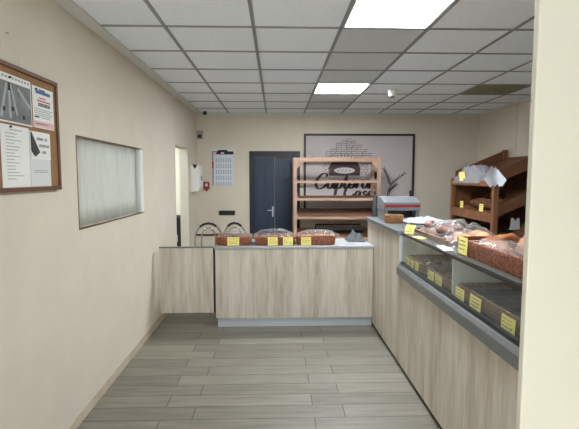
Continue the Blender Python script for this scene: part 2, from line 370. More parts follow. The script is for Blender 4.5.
# ---------------------------------------------------------------- left wall: notice board
r = thing('notice_board', 'brown framed cork notice board hung on the left wall', 'notice board', (XL, 2.14, 1.81))
hw, hh = .455, .302
MB().box(.004, .016, -hw+.02, hw-.02, -hh+.02, hh-.02).build('cork_panel', M['cork'], r)
f = MB(); f.box(.002, .026, -hw, hw, hh-.022, hh); f.box(.002, .026, -hw, hw, -hh, -hh+.022); f.box(.002, .026, -hw, -hw+.022, -hh+.022, hh-.022); f.box(.002, .026, hw-.022, hw, -hh+.022, hh-.022)
f.build('frame', M['boardwood'], r, bevel=.003)
MB().tube([(.012, -.06, hh), (.006, .027, .44), (.012, .13, hh)], .0012, 5).build('hanging_string', M['paper_grey'], r)
MB().tube([(0, .027, .443), (.014, .027, .443)], .003, 6).build('nail', M['grey_plastic'], r)
XB = XL+.017
def card(name, label, cat, y, z, w, h, fn, base='paper', tilt=0, lift=0, curl=.0):
    """a printed sheet pinned flat on the board: print lies on the sheet as thin faces; local x out of the wall, y along, z up"""
    mats = [M[base], M['txt'], M['txt_soft'], M['red'], M['pink'], M['blue'], M['photo_grey'], M['photo_pale'], M['black'], M['paper_grey']]
    b = MB(); b.box(0, .0012, 0, w, 0, h, 0)
    def pr(y0, y1, z0, z1, mi, lay=1): b.box(.0012, .0012+.0003*lay, y0*w, y1*w, z0*h, z1*h, mi)
    fn(pr, b, w, h)
    pn = MB(); pn.lathe([(.005, .004), (.006, .002), (.003, 0)][::-1], 10)
    o = b.build(name, mats); tag(o, label, cat, (XB+lift, y, z), (tilt, 0, 0))
    return o
def f1(pr, b, w, h):
    pr(.02, .98, .03, .84, 6)
    for (a, c, wd) in (((.33, .80), (.16, .10), .05), ((.38, .82), (.40, .10), .05), ((.43, .8), (.58, .18), .04), ((.62, .76), (.95, .4), .05)):
        p, q = Vector((.0016, a[0]*w, a[1]*h)), Vector((.0016, c[0]*w, c[1]*h)); b.bar(p, q, wd*w, .0004, 7, (1, 0, 0))
    pr(.36, .42, .66, .82, 1, 3)
    for k in range(11): pr(.05+k*.085, .10+k*.085, .91, .96, 2)
    for k, (u, v) in enumerate(((.2, .22), (.42, .25), (.72, .12))): pr(u, u+.07, v, v+.09, 1, 2)
card('poster', 'grey photo poster pinned at the top left of the notice board', 'poster', 2.02, 1.835, .305, .225, f1)
def f2(pr, b, w, h):
    pr(.15, .85, .83, .91, 5); pr(.3, .6, .91, .95, 5)
    pr(.3, .62, .72, .75, 3); pr(.2, .85, .65, .685, 3)
    for k in range(9): pr(.25+k*.065, .25+k*.065+.045, .53, .62, 1)
    for k, z in enumerate((.45, .40, .35, .30)): pr(.06, .94-.1*(k % 2), z, z+.02, 2)
    pr(.05, .28, .245, .28, 1); pr(.35, .8, .25, .27, 2); pr(.02, .98, .02, .17, 4); pr(.1, .7, .09, .11, 3)
card('flyer', 'white flyer with red and blue print at the top right of the notice board', 'flyer', 2.338, 1.838, .21, .214, f2)
def f3(pr, b, w, h):
    for k in range(15):
        z = .86-k*.052; pr(.16, .42+.42*random.random(), z, z+.012, 2)
    pr(.3, .75, .92, .935, 2)
card('document_sheet', 'white typed sheet in a plastic sleeve below the grey photo poster', 'document', 2.055, 1.530, .232, .294, f3)
def f4(pr, b, w, h):
    for z in (.26, .29): pr(.15, .85, z, z+.012, 2)
card('document_sheet', 'nearly blank pale sheet at the bottom right of the notice board', 'document', 2.290, 1.528, .20, .288, f4, 'paper_grey')
def f5(pr, b, w, h):
    # heavy illegible capitals in three lines, as rows of letter-like strokes
    for z, y0, n in ((.70, .30, 8), (.46, .40, 8), (.22, .56, 3)):
        for k in range(n):
            if (n == 8 and k == 5 and z > .6): continue
            a = y0+k*.068; pr(a, a+.016, z, z+.10, 1); pr(a+.034, a+.05, z, z+.10, 1); pr(a+.016, a+.034, z+(.085 if k % 3 else .045), z+(.1 if k % 3 else .06), 1)
            if k % 2: pr(a+.016, a+.034, z, z+.015, 1)
    b.prism([(.0, .97*h), (.0, .30*h), (.17*w, .10*h), (.40*w, .26*h)], .0014, .006, 'x', 8)
card('notice_card', 'white card with bold black capitals and a folded black corner', 'notice', 2.300, 1.672, .192, .142, f5, lift=.0016)
for y, z, l in ((2.14, 2.045, 'black push pin in the grey photo poster'), (2.365, 2.035, 'black push pin in the red and blue flyer'), (2.125, 1.815, 'black push pin in the typed sheet')):
    o = MB().lathe([(.003, 0), (.004, .006), (.006, .008), (.006, .011)], 10).build('push_pin', M['black'], smooth=False)
    tag(o, l, 'pin', (XB+.001, y, z), (0, PI/2, 0), 'push pins on the notice board')

# ---------------------------------------------------------------- back wall things
r = thing('towel_dispenser', 'white dispenser box on the left wall by the back corner', 'dispenser', (XL, 6.72, 1.36))
MB().prism([(0, 0), (.115, .01), (.135, .05), (.135, .36), (.12, .40), (0, .40)], -.14, .14, 'y').build('housing', M['white_plastic'], r, bevel=.008)
MB().prism([(.06, .34), (.085, .36), (.105, .405), (.03, .405)], -.143, -.13, 'y').build('latch', M['black'], r)
MB().box(.136, .139, -.03, .03, .17, .24).build('viewing_slot', M['black'], r)
r = thing('alarm_call_point', 'small red alarm box on the back wall beside the white dispenser', 'alarm box', (-1.115, YB, 1.43))
MB().box(-.045, .045, -.04, 0, -.045, .07).build('housing', M['red_plastic'], r, bevel=.006)
MB().box(-.022, .022, -.043, -.04, .0, .045).build('window_plate', M['paper_grey'], r)
MB().box(-.02, .02, -.032, -.006, -.075, -.045).build('test_flap', M['red_plastic'], r, bevel=.004)
r = thing('socket_plate', 'black rectangular socket plate on the back wall left of the navy door', 'socket', (-.796, YB, 1.0))
MB().box(-.13, .13, -.014, 0, -.037, .037).build('plate', M['black'], r, bevel=.004)
for x in (-.08, 0, .08): MB().prism([(x+.024*math.cos(a*PI/8), .024*math.sin(a*PI/8)) for a in range(16)], -.018, -.014, 'y').build('outlet', M['dark'], r)

r = thing('wall_calendar', 'large wall calendar with a photo header on the back wall', 'calendar', (-.852, YB, 1.435))
MB().box(-.175, .175, -.008, 0, 0, .605).build('backing', M['paper_grey'], r)
p = MB(); p.box(-.145, .17, -.011, -.008, .005, .50)
for row in range(5):
    for k in range(7):
        x = -.11+k*.038; z = .44-row*.095
        for q in range(3): p.box(x, x+.014, -.0116, -.011, z-q*.02-.012, z-q*.02, 1)
p.build('date_sheet', [M['white_cloth'], M['blue']], r)
p = MB(); p.box(-.165, .165, -.0105, -.008, .505, .60, 0)
p.box(-.172, .172, -.0115, -.0105, .505, .555, 1); p.prism([(-.09, .545), (-.07, .575), (.06, .58), (.09, .55)], -.0125, -.0115, 'y', 1)
p.box(-.16, -.10, -.012, -.0115, .51, .545, 2); p.box(-.03, .02, -.012, -.0115, .512, .54, 2)
p.build('photo_header', [M['paper_grey'], M['txt'], M['pink']], r)
p = MB(); p.box(-.175, -.145, -.010, -.008, .005, .50, 1); p.box(-.175, -.145, -.0106, -.010, .28, .40, 0)
p.build('side_strip', [M['red'], M['txt_soft']], r)

# framed sign: emblem of a brick oven, lettering, wheat sprig
r = thing('wall_sign', 'big dark framed bakery sign with a brick oven emblem on the back wall', 'sign', (1.35, YB, 1.015))
W2, HH = .90, 1.26
MB().box(-W2+.02, W2-.02, -.015, 0, .02, HH-.02).build('panel', M['sign'], r)
f = MB(); f.box(-W2, W2, -.03, 0, HH-.035, HH); f.box(-W2, W2, -.03, 0, 0, .035); f.box(-W2, -W2+.035, -.03, 0, .035, HH-.035); f.box(W2-.035, W2, -.03, 0, .035, HH-.035)
f.build('frame', M['sign_frame'], r, bevel=.003)
SX, SZ = -1.35, -1.015                                   # world X/Z on the wall -> local
e = MB(); YP = -.0165
def dash(x0, z0, x1, z1, wd, mi=0): e.bar((x0+SX, YP, z0+SZ), (x1+SX, YP, z1+SZ), wd, .003, mi, (0, 1, 0))
zt = 2.19; rows = 10
for k in range(rows):                                    # brick courses widening downwards
    z = zt-k*.033; half = .07+.042*k
    n = int(half*2/.085)+1
    for q in range(n):
        x = 1.125-half+(q+(.5 if k % 2 else 0))*.085+random.uniform(-.006, .006)
        if abs(x-1.125) > half: continue
        ink = 0 if random.random() < .75 else 1
        dash(x+.006, z, x+.078, z+random.uniform(-.003, .003), .008, ink)
        if random.random() < .85: dash(x, z-.003, x, z-.03, .008, ink)
for k in range(5):                                       # courses below, beside the oven mouth
    z = 1.84-k*.045
    for sgn in (-1, 1):
        for q in range(2):
            x = 1.115+sgn*(.27+.07*q)+(.03 if k % 2 else 0); dash(x-.03, z, x+.03, z, .007, 1); dash(x, z, x, z-.04, .007, 1)
for k in range(13):                                      # arch stones over the oven mouth
    a = PI*(.10+.8*k/12); dash(1.11+.25*math.cos(a), 1.83+.07*math.sin(a), 1.11+.31*math.cos(a), 1.84+.12*math.sin(a), .009)
e.prism([(x+SX, z+SZ) for x, z in ((.86, 1.60), (1.36, 1.60), (1.37, 1.72), (1.32, 1.82), (1.2, 1.855), (1.02, 1.855), (.90, 1.82), (.85, 1.72))], -.0175, -.015, 'y', 0)
e.prism([(1.11+.17*math.cos(a*PI/10)+SX, 1.685+.05*math.sin(a*PI/10)+SZ) for a in range(20)], -.0185, -.0175, 'y', 2)
for q in range(4): e.bar((1.0+q*.06+SX, -.0187, 1.66+SZ), (1.03+q*.06+SX, -.0187, 1.71+SZ), .008, .001, 1, (0, 1, 0))
for q in range(3): dash(.84+.02*q, 1.585-.05*q, 1.40-.02*q, 1.585-.05*q, .006, 1)
for q in range(8): dash(.88+.065*q, 1.575, .88+.065*q, 1.545, .006, 1)
e.build('oven_emblem', [M['ink'], M['ink_soft'], M['sign_pale']], r)

GL = {'C': (1.75, [[(1.5,1.6),(1.3,2.0),(.75,1.95),(.25,1.3),(.2,.5),(.6,0),(1.15,.1),(1.65,.6)]]),
      'u': (1.15, [[(0,.95),(.08,.3),(.35,0),(.7,.3),(.85,1)], [(.85,1),(.85,.3),(1.0,0),(1.2,.25)]]),
      'p': (1.0, [[(.12,1.05),(.12,-.9)], [(.12,.6),(.4,1),(.75,.8),(.7,.2),(.4,0),(.12,.2)]]),
      't': (.75, [[(.25,1.7),(.18,.4),(.38,0),(.7,.25)], [(-.1,1.1),(.6,1.15)]]),
      'o': (1.0, [[(.5,1),(.12,.75),(.1,.25),(.42,0),(.75,.3),(.75,.8),(.5,1),(.95,.85)]]),
      'r': (.8, [[(.1,1.05),(.12,0)], [(.12,.5),(.35,.95),(.7,.9)]]),
      'l': (.65, [[(-.05,.3),(.4,1.4),(.42,2.0),(.22,1.9),(.14,.5),(.32,0),(.65,.25)]]),
      'a': (1.1, [[(.7,.95),(.3,1),(.08,.5),(.25,.02),(.6,.25),(.75,1)], [(.75,1),(.75,.3),(.92,0),(1.15,.25)]]),
      's': (.8, [[(.65,.85),(.4,1.02),(.18,.75),(.55,.4),(.5,.05),(.08,.1)]]),
      'e': (.85, [[(.1,.45),(.6,.6),(.55,.95),(.28,.95),(.08,.5),(.25,.03),(.8,.25)]]),
      'i': (.5, [[(.15,1),(.12,.3),(.3,0),(.55,.25)], [(.16,1.45),(.2,1.38)]])}
def smooth_path(P, k=8):
    out = []; Q = [P[0]]+list(P)+[P[-1]]
    for i in range(1, len(Q)-2):
        p0, p1, p2, p3 = (Vector(q) for q in Q[i-1:i+3])
        for j in range(k):
            t = j/k; out.append(.5*((2*p1)+(p2-p0)*t+(2*p0-5*p1+4*p2-p3)*t*t+(3*p1-p0-3*p2+p3)*t**3))
    return out+[Vector(P[-1])]
def script_text(word, x, z, unit, width, L, xs=1.0, slope=0):
    for ch in word:
        adv, strokes = GL[ch]
        for st in strokes:
            pts = smooth_path(st); left = []; right = []
            for i, q in enumerate(pts):
                d = (pts[min(i+1, len(pts)-1)]-pts[max(i-1, 0)]); d = d.normalized() if d.length > 1e-6 else Vector((0, 1))
                wd = width*(.35+.65*abs(d.y)**1.5); nn = Vector((-d.y, d.x))*wd/2
                c0 = Vector((x+(q.x+.18*q.y)*unit*xs, z+q.y*unit+slope*(x+q.x*unit-1.1))); left.append(c0+nn); right.append(c0-nn)
            n = len(pts); vs = [(a.x+SX, y, a.y+SZ) for y in (-.018, -.0155) for a in left+right]
            fs = []
            for i in range(n-1): fs += [(i, i+1, n+i+1, n+i), (2*n+i, 3*n+i, 3*n+i+1, 2*n+i+1), (i, 2*n+i, 2*n+i+1, i+1), (n+i, n+i+1, 3*n+i+1, 3*n+i)]
            L.add(vs, fs)
        x += adv*unit*xs
L = MB(); script_text('Cuptorul', .615, 1.395, .120, .050, L, 1.0, .01); script_text('Casei', 1.085, 1.24, .108, .046, L, 1.0)
L.build('lettering', M['ink'], r)
s = MB()
for x0, z0, x1, z1, bend in ((1.83, 1.22, 1.76, 1.70, .06), (1.83, 1.22, 2.08, 1.63, -.10), (1.83, 1.22, 1.95, 1.45, -.06)):
    pts = [Vector((x0+(x1-x0)*t+bend*math.sin(PI*t)+SX, YP, z0+(z1-z0)*t+SZ)) for t in [k/14 for k in range(15)]]
    for a, b2 in zip(pts, pts[1:]): s.bar(a, b2, .009, .003, 0, (0, 1, 0))
    for k in range(7, 15):
        d = (pts[k]-pts[k-1]).normalized(); nn = Vector((-d.z, 0, d.x))
        for sg in (-1, 1): s.bar(pts[k], pts[k]+d*.04+nn*sg*.022, .014, .003, 1, (0, 1, 0))
s.build('wheat_sprig', [M['ink'], M['ink_soft']], r)

# ---------------------------------------------------------------- pine shelving behind the counter
r = thing('shelf_rack', 'pine bakery rack with sloping shelves in front of the framed sign', 'rack', (.92, 6.60, 0))
hw = .656; D = .46
for sx in (-1, 1):
    for y in (0, D-.05):
        x0 = sx*hw-(.05 if sx > 0 else 0); MB().box(x0, x0+.05, y, y+.05, 0, 1.87).build('post', M['pine'], r, bevel=.004)
MB().box(-hw+.05, hw-.05, 0, .03, 1.815, 1.87).build('top_rail', M['pine_h'], r, bevel=.003)
MB().box(-hw+.05, hw-.05, D-.03, D, 1.815, 1.87).build('top_rail', M['pine_h'], r, bevel=.003)
for sx in (-1, 1):
    g = MB(); a = sx*(hw-.05); g.prism([(a, 1.815), (a-sx*.10, 1.815), (a, 1.70)], .004, .028, 'y'); g.build('corner_brace', M['pine'], r)
for z in (1.50, 1.235, .955, .64, .30):
    for sx in (-1, 1): MB().bar((sx*(hw-.062), .02, z+.02), (sx*(hw-.062), D-.02, z+.02+(.0 if z > 1.3 else .06)), .022, .04).build('side_rail', M['pine'], r)
    MB().box(-hw+.05, hw-.05, -.012, .012, z-.012, z+.026).build('shelf_lip', M['pine_h'], r, bevel=.003)
    if z > 1.3: MB().box(-hw+.05, hw-.05, D-.05, D-.025, z-.01, z+.02).build('back_rail', M['pine_h'], r)
    else:
        rise = .03 if z > 1.1 else .105
        MB().prism([(.012, z), (D-.03, z+rise), (D-.03, z+rise+.018), (.012, z+.018)], -hw+.052, hw-.052, 'x').build('shelf_board', M['brown_board'], r)
r = thing('baking_tray', 'dark baking tray standing on the lower shelf of the pine rack', 'tray', (.98, 6.82, .78))
t = MB(); t.box(-.36, .36, -.12, .08, -.014, -.004); t.box(-.36, .36, -.13, -.12, -.014, .055); t.box(-.36, .36, .08, .09, -.014, .055); t.box(-.37, -.36, -.13, .09, -.014, .055); t.box(.36, .37, -.13, .09, -.014, .055)
o = t.build('tray_body', M['dark'], r, bevel=.003); 
MB().tube([(-.36, -.13, .055), (.36, -.13, .055), (.36, .09, .055), (-.36, .09, .055)], .007, 6, True).build('tray_rim', M['brown_board'], r)

def hang(u, v):
    w_ = .05+.05*(1-v); x = (u-.5)*2*w_ + .05*(1-v)
    return (x, -.02+.012*math.sin(u*14)+.01*math.sin(v*5), -.62*(1-v))
o = MB().sheet(hang, 24, 12, .004).build('hanging_cloth', M['grey_cloth'], smooth=True)
tag(o, 'dark grey cloth hanging from the right post of the pine rack', 'cloth', (1.50, 6.57, 1.30))

# ---------------------------------------------------------------- counters
r = thing('counter_gate', 'pale oak swing gate between the left wall and the counter', 'gate', (-.655, 4.53, 0))
MB().box(-.552, 0, 0, .035, .162, .848).build('gate_panel', M['oak'], r, bevel=.002)
MB().box(-.552, 0, -.002, .037, .848, .860).build('top_edge', M['edge_grey'], r)
for z in (.26, .72): MB().tube([(.010, .015, z), (.010, .015, z+.08)], .009, 10).build('hinge', M['dark'], r)
MB().box(0, .020, .006, .030, .162, .848).build('gap_shade_strip', M['dark'], r)  # added dark strip standing in for the shaded gap beside the gate

r = thing('service_counter', 'pale oak service counter with a metal kick plate facing the floor', 'counter', (-.632, 4.53, 0))
LW = 1.648
b = MB(); b.box(0, LW, 0, .02, .10, .835); b.box(0, .02, .02, .56, .10, .835); b.box(.02, LW, .54, .56, .10, .835)
b.build('front_panel', M['oak'], r, bevel=.0015)
MB().box(-.008, LW, -.012, .58, .835, .862).build('worktop', M['worktop'], r, bevel=.003)
MB().box(.015, LW, .03, .045, 0, .098).build('kick_plate', M['alu'], r)
MB().box(.03, LW, .06, .50, 0, .10).build('plinth', M['dark'], r)

# tall cabinet with the grey slab
r = thing('tall_cabinet', 'tall oak cabinet with a grey slab top beyond the display case', 'cabinet', (1.02, 3.58, 0))
b = MB(); b.box(0, .02, .364, 1.26, .035, 1.10); b.box(.0, .02, 0, .36, .035, 1.10); b.box(.02, .58, 0, .02, .035, 1.10); b.box(.02, .58, 1.24, 1.26, .035, 1.10); b.box(.56, .58, .02, 1.24, .035, 1.10)
b.build('panels', M['oak'], r, bevel=.0015)
MB().box(-.022, .62, -.012, 1.275, 1.10, 1.138).build('slab', M['slab'], r, bevel=.004)
MB().box(.03, .56, .02, 1.24, 0, .035).build('kick_plinth', M['dark'], r)  # dark colour stands in for the shadow along the cabinet foot
MB().box(-.004, .022, -.017, -.001, .87, 1.10).build('end_post', M['alu'], r)

# glazed display counter
r = thing('display_counter', 'long oak counter with a glass display case along the right side', 'display counter', (1.02, 1.30, 0))
YL = 2.26
b = MB()
for a, c2 in ((0, .90), (.903, 1.80), (1.803, YL)): b.box(0, .02, a, c2, .035, .79)
b.box(.02, .58, 0, .02, .035, .79); b.box(.02, .58, YL-.02, YL, .035, .79); b.box(.56, .58, .02, YL-.02, .035, .79)
b.build('body', M['oak'], r, bevel=.0015)
MB().box(.03, .56, .02, YL-.02, 0, .035).build('kick_plinth', M['dark'], r)  # recessed base coloured dark to carry the shadow line at the floor
MB().prism([(-.026, .782), (-.026, .842), (-.012, .862), (.02, .862), (.02, .782)], 0, YL, 'y').build('ledge', M['edge_grey'], r, bevel=.002)
MB().box(.02, .58, 0, YL, .79, .868).build('deck', M['dark'], r)
MB().box(.006, .030, 0, YL, .862, .882).build('glass_channel', M['black'], r)
MB().prism([(.012, .872), (.018, .872), (.026, 1.11), (.020, 1.11)], .01, YL-.002, 'y').build('front_glass', M['glass'], r)
MB().box(.02, .58, .01, YL-.002, 1.111, 1.119).build('top_glass', M['glass'], r)
MB().box(.010, .030, .005, YL-.002, 1.106, 1.122).build('rim', M['black'], r)
MB().box(.03, .56, 1.24, 1.258, .868, 1.11).build('divider', M['white_trim'], r)
MB().box(.56, .58, 0, YL, .868, 1.11).build('back_panel', M['white_trim'], r)
MB().box(.03, .56, 0, .018, .868, 1.11).build('end_panel', M['oak'], r)

# ---------------------------------------------------------------- baskets, breads, tags
def rrect(hx, hy, rad, n=6):
    pts = []
    for cx, cy_, a0 in ((hx-rad, hy-rad, 0), (-hx+rad, hy-rad, PI/2), (-hx+rad, -hy+rad, PI), (hx-rad, -hy+rad, 1.5*PI)):
        for k in range(n): a = a0+PI/2*k/(n-1); pts.append((cx+rad*math.cos(a), cy_+rad*math.sin(a)))
    return pts
def resample(pts, n):
    P = [Vector(p) for p in pts]+[Vector(pts[0])]; ls = [(b-a).length for a, b in zip(P, P[1:])]; T = sum(ls); out = []
    for k in range(n):
        t = T*k/n; i = 0
        while t > ls[i]: t -= ls[i]; i += 1
        out.append(P[i].lerp(P[i+1], t/ls[i] if ls[i] else 0))
    return out
def basket(name, label, cat, loc, hx, hy, h, mw, rotz=0, group=None, rowh=.012, liner=None):
    """woven basket: floor, upright stakes, wavy weavers, braided rim"""
    r = thing(name, label, cat, loc, rotz, group)
    per = 4*(hx+hy); n = max(24, int(per/.018)); n += n % 2
    b = MB(); base = resample(rrect(hx*.94, hy*.94, .03), n)
    b.prism([(p.x*.98, p.y*.98) for p in resample(rrect(hx*.94, hy*.94, .03), 24)], .0, .006, 'z')
    rows = max(3, int(h/rowh))
    for q in range(rows):
        k = .94+.06*q/rows; ring = []
        rr = resample(rrect(hx*k, hy*k, .03), n)
        for i, p in enumerate(rr):
            t = (rr[(i+1) % n]-rr[i-1]).normalized(); nn = Vector((t.y, -t.x)); o_ = .003*(1 if (i+q) % 2 else -1)
            ring.append((p.x+nn.x*o_, p.y+nn.y*o_, .006+rowh*.5+q*rowh))
        b.tube(ring, rowh*.52, 5, True)
    for i in range(0, n, 4):
        t = base[i]; b.tube([(t.x, t.y, 0), (t.x/.94, t.y/.94, rows*rowh)], .003, 4)
    b.build('weave', mw, r, smooth=True)
    ring = resample(rrect(hx, hy, .03), n*2); zt = .006+rows*rowh+.004
    a = MB()
    for ph in (0, PI): a.tube([(p.x*(1+.012*math.sin(i*.9+ph)), p.y*(1+.012*math.sin(i*.9+ph)), zt+.004*math.cos(i*.9+ph)) for i, p in enumerate(ring)], .005, 5, True)
    a.build('rim', mw, r, smooth=True)
    if liner:
        def ln(u, v):
            x = (u-.5)*2*hx*.9; y = (v-.5)*2*hy*.94; e_ = max(abs(u-.5), abs(v-.5))*2
            return (x, y, h*.5+.012*nz(x*14, y*9, 3)+.012*nz(x*30, y*22, 5)+(h*.28 if e_ > .9 else 0))
        MB().sheet(ln, 20, 40, .001).build('liner', liner, r, smooth=True)
    return r

def film(name, label, cat, loc, hx, hy, h, m_, seed, rotz=0, group=None, nx=30, ny=30, rough=1.0):
    """a crumpled clear bag lying over bread: a domed, creased, thin closed sheet"""
    def fn(u, v):
        a, b_ = (u-.5)*2, (v-.5)*2
        dome = max(0, 1-abs(a)**3.2)*max(0, 1-abs(b_)**3.2)
        x = a*hx*(1+.06*nz(b_*2, seed, 1)); y = b_*hy*(1+.06*nz(a*2, seed, 2))
        cr = abs(nz(a*2.6+seed, b_*2.6, seed))*.30+abs(nz(a*6+seed, b_*6, 4.1))*.16
        return (x, y, h*(dome*(.72+rough*cr)+.05*rough*nz(a*9, b_*9, seed)))
    r = thing(name, label, cat, loc, rotz, group)
    MB().sheet(fn, nx, ny, .0006).build('film', m_, r, smooth=False)
    return r

def loaf(name, label, cat, loc, r3, mt, seed, rotz=0, group=None, bend=0, cuts=3, amp=.06):
    r = thing(name, label, cat, loc, rotz, group)
    MB().blob((0, 0, r3[2]*.55), r3, seed, amp, 24, 16, bend).build('crust', mt, r, smooth=True)
    if cuts:
        k = MB()
        for q in range(cuts):
            x = r3[0]*(-.55+1.1*(q+.5)/cuts); y0 = bend*(x/r3[0])**2
            zz = r3[2]*math.sqrt(max(.05, 1-(x/r3[0])**2))
            k.blob((x, y0, r3[2]*.55+zz*.93), (r3[0]*.32/cuts*1.4, r3[1]*.12, r3[2]*.1), q, .1, 10, 6, 0, False)
        k.build('score_cuts', M['bread_p'], r, smooth=True)
    return r

def price_tag(label, loc, w, h, yaw, lean=.12, group='yellow price tags', lines=3):
    """folded yellow card: a bent sheet with dark pen strokes; local -y is its face"""
    r = MB()
    def fn(u, v): return ((u-.5)*w, -.004*math.sin(PI*u)*1.0+lean*h*v*v*.6, v*h)
    r.sheet(fn, 8, 6, .0008, 0)
    rnd = random.Random(hash(label) % 1000 if False else len(label)*7+int(loc[1]*100))
    for k in range(lines):
        z = h*(.78-.24*k); x = -w*.36
        while x < w*.30:
            l = w*rnd.uniform(.06, .16); yy = -.004*math.sin(PI*(x/w+.5))+lean*h*(z/h)**2*.6-.0018
            r.box(x, x+l, yy, yy+.0006, z-h*.02, z+h*rnd.uniform(.01, .05), 1); x += l+w*.05
    o = r.build('price_tag', [M['yellow'], M['txt']]); tag(o, label, 'price tag', loc, (0, 0, yaw), group)
    return o

ZW = .8625
# three baskets on the service counter
basket('bread_basket', 'reddish wicker basket at the left end of the counter, before the chrome chairs', 'basket', (-.45, 4.74, ZW), .185, .15, .075, M['wicker'], group='wicker baskets on the service counter')
basket('bread_basket', 'reddish wicker basket with two yellow tags in the middle of the counter row', 'basket', (-.01, 4.74, ZW), .215, .15, .075, M['wicker'], group='wicker baskets on the service counter')
basket('bread_basket', 'reddish wicker basket at the right of the counter row, below the pine rack', 'basket', (.425, 4.74, ZW), .205, .15, .085, M['wicker'], group='wicker baskets on the service counter')
proto = None
for gname, lab, bx, mt, n, r3 in (('loaves in the left counter basket', 'brown loaf under plastic in the left counter basket', -.45, M['bread_d'], 3, (.10, .05, .042)),
                             ('rolls in the middle counter basket', 'dark roll under plastic in the basket with two yellow tags', -.01, M['choc'], 5, (.085, .04, .038)),
                             ('buns in the right counter basket', 'brown bun under plastic in the basket below the pine rack', .425, M['bread'], 5, (.08, .042, .038))):
    proto = None; half = .09 if n == 3 else .13
    for k in range(n):
        x = bx-half+2*half*k/(n-1); y = 4.74+(.03 if k % 2 else -.02); rz = PI/2+.25*math.sin(k*2.3+bx)
        if proto is None: proto = loaf('bread_roll', lab, 'bread', (x, y, ZW+.035), r3, mt, 3+bx, rz, gname)
        else: dup(proto, (x, y, ZW+.035), rz)
film('plastic_cover', 'crumpled clear plastic over the loaves in the left counter basket', 'plastic bag', (-.44, 4.74, ZW+.082), .175, .14, .065, M['plastic'], 1.3, group='plastic covers on the counter baskets')
film('plastic_cover', 'crumpled clear plastic spread over the middle basket with two tags', 'plastic bag', (-.02, 4.74, ZW+.082), .23, .14, .085, M['plastic'], 4.7, group='plastic covers on the counter baskets')
film('plastic_cover', 'clear plastic with a pulled up corner over the basket below the rack', 'plastic bag', (.45, 4.74, ZW+.092), .23, .14, .065, M['plastic'], 8.2, group='plastic covers on the counter baskets')
price_tag('yellow price tag on the left counter basket', (-.448, 4.576, ZW+.002), .125, .088, 0)
price_tag('left yellow price tag of the two on the middle counter basket', (-.035, 4.576, ZW+.002), .105, .086, 0)
price_tag('right yellow price tag of the two on the middle counter basket', (.125, 4.576, ZW+.002), .105, .086, 0)
price_tag('yellow price tag on the right counter basket below the pine rack', (.315, 4.576, ZW+.002), .105, .086, 0)
def heap(u, v):
    a, b_ = (u-.5)*2, (v-.5)*2; d = max(0, 1-a*a)*max(0, 1-b_*b_)
    return (a*.10, b_*.13, .10*d*(1+.5*nz(a*2, b_*2, 9))+.012*abs(nz(a*6, b_*6, 2)))
o = MB().sheet(heap, 24, 24, .003).build('crumpled_bag', M['grey_cloth']); tag(o, 'dark grey crumpled bag on the counter corner by the tall cabinet', 'bag', (.89, 4.92, ZW+.003))

# in the display case
YD = .869
basket('wicker_tray', 'long brown wicker tray with black liner in the near half of the case', 'tray', (1.265, 2.03, YD), .19, .49, .075, M['wicker_d'], group='wicker trays in the display case', liner=M['liner'])
basket('wicker_tray', 'brown wicker tray with two tags just beyond the case divider', 'tray', (1.265, 2.84, YD), .19, .235, .06, M['wicker_d'], group='wicker trays in the display case')
basket('wicker_tray', 'brown wicker tray with three tags at the far end of the case', 'tray', (1.265, 3.315, YD), .19, .22, .06, M['wicker_d'], group='wicker trays in the display case')
for gname, lab, y0, mt in (('pastries in the tray with two tags', 'dark pastry in the case tray with two tags', 2.84, M['bread_d']), ('pastries in the tray with three tags', 'dark pastry in the case tray with three tags', 3.315, M['choc'])):
    proto = None
    for k in range(6):
        loc = (1.19+.13*(k % 2), y0-.13+.13*(k//2), YD+.012)
        if proto is None: proto = loaf('pastry', lab, 'pastry', loc, (.055, .04, .03), mt, 5+y0, .3, gname, cuts=0)
        else: dup(proto, loc, .3+.4*k)
TA = -PI/2
price_tag('farthest yellow tag of the three at the far end of the case', (1.067, 3.49, .872), .085, .062, TA, .02)
price_tag('middle yellow tag of the three at the far end of the case', (1.067, 3.385, .872), .085, .062, TA, .02)
price_tag('nearest yellow tag of the three at the far end of the case', (1.067, 3.27, .872), .09, .066, TA, .02)
price_tag('tilted yellow tag on the tray beyond the divider, farther of its pair', (1.067, 2.965, .872), .12, .062, TA, .05)
price_tag('yellow tag on the tray beyond the divider, next to the divider', (1.067, 2.82, .872), .12, .062, TA, .03)
price_tag('yellow tag on the long black-lined tray, beside the divider', (1.060, 2.465, .872), .115, .07, TA, .05)
price_tag('yellow tag on the long black-lined tray, second from the divider', (1.060, 2.27, .872), .13, .075, TA, .1)
price_tag('yellow tag on the long black-lined tray, nearest the cream wall', (1.060, 1.935, .872), .12, .072, TA, .1)

# on top of the display case
ZT = 1.1205
basket('bread_basket', 'long reddish wicker basket on top of the display case', 'basket', (1.27, 2.10, ZT), .175, .52, .085, M['wicker'])
lab = 'big glossy brown bread heaped in the long basket on the case'
for k, (x, y, z, r3, rz, bend) in enumerate(((1.30, 2.44, .07, (.15, .05, .045), .5, .04), (1.34, 2.22, .085, (.17, .06, .055), 1.0, .05), (1.24, 2.02, .075, (.15, .055, .05), 1.5, .03), (1.34, 1.86, .08, (.14, .055, .05), .8, .04), (1.2, 2.32, .06, (.12, .045, .04), 1.7, .02))):
    loaf('bread_roll', lab, 'bread', (x, y, ZT+z), r3, M['bread'], k+11, rz, 'breads in the long basket on the case', bend, 0, .09)
price_tag('tall yellow price card at the far corner of the long top basket', (1.083, 2.50, ZT+.012), .12, .10, TA, .05)
film('plastic_cover', 'clear plastic over the near breads of the long basket on the case', 'plastic bag', (1.185, 2.08, ZT+.095), .085, .40, .045, M['plastic'], 2.9, nx=16)
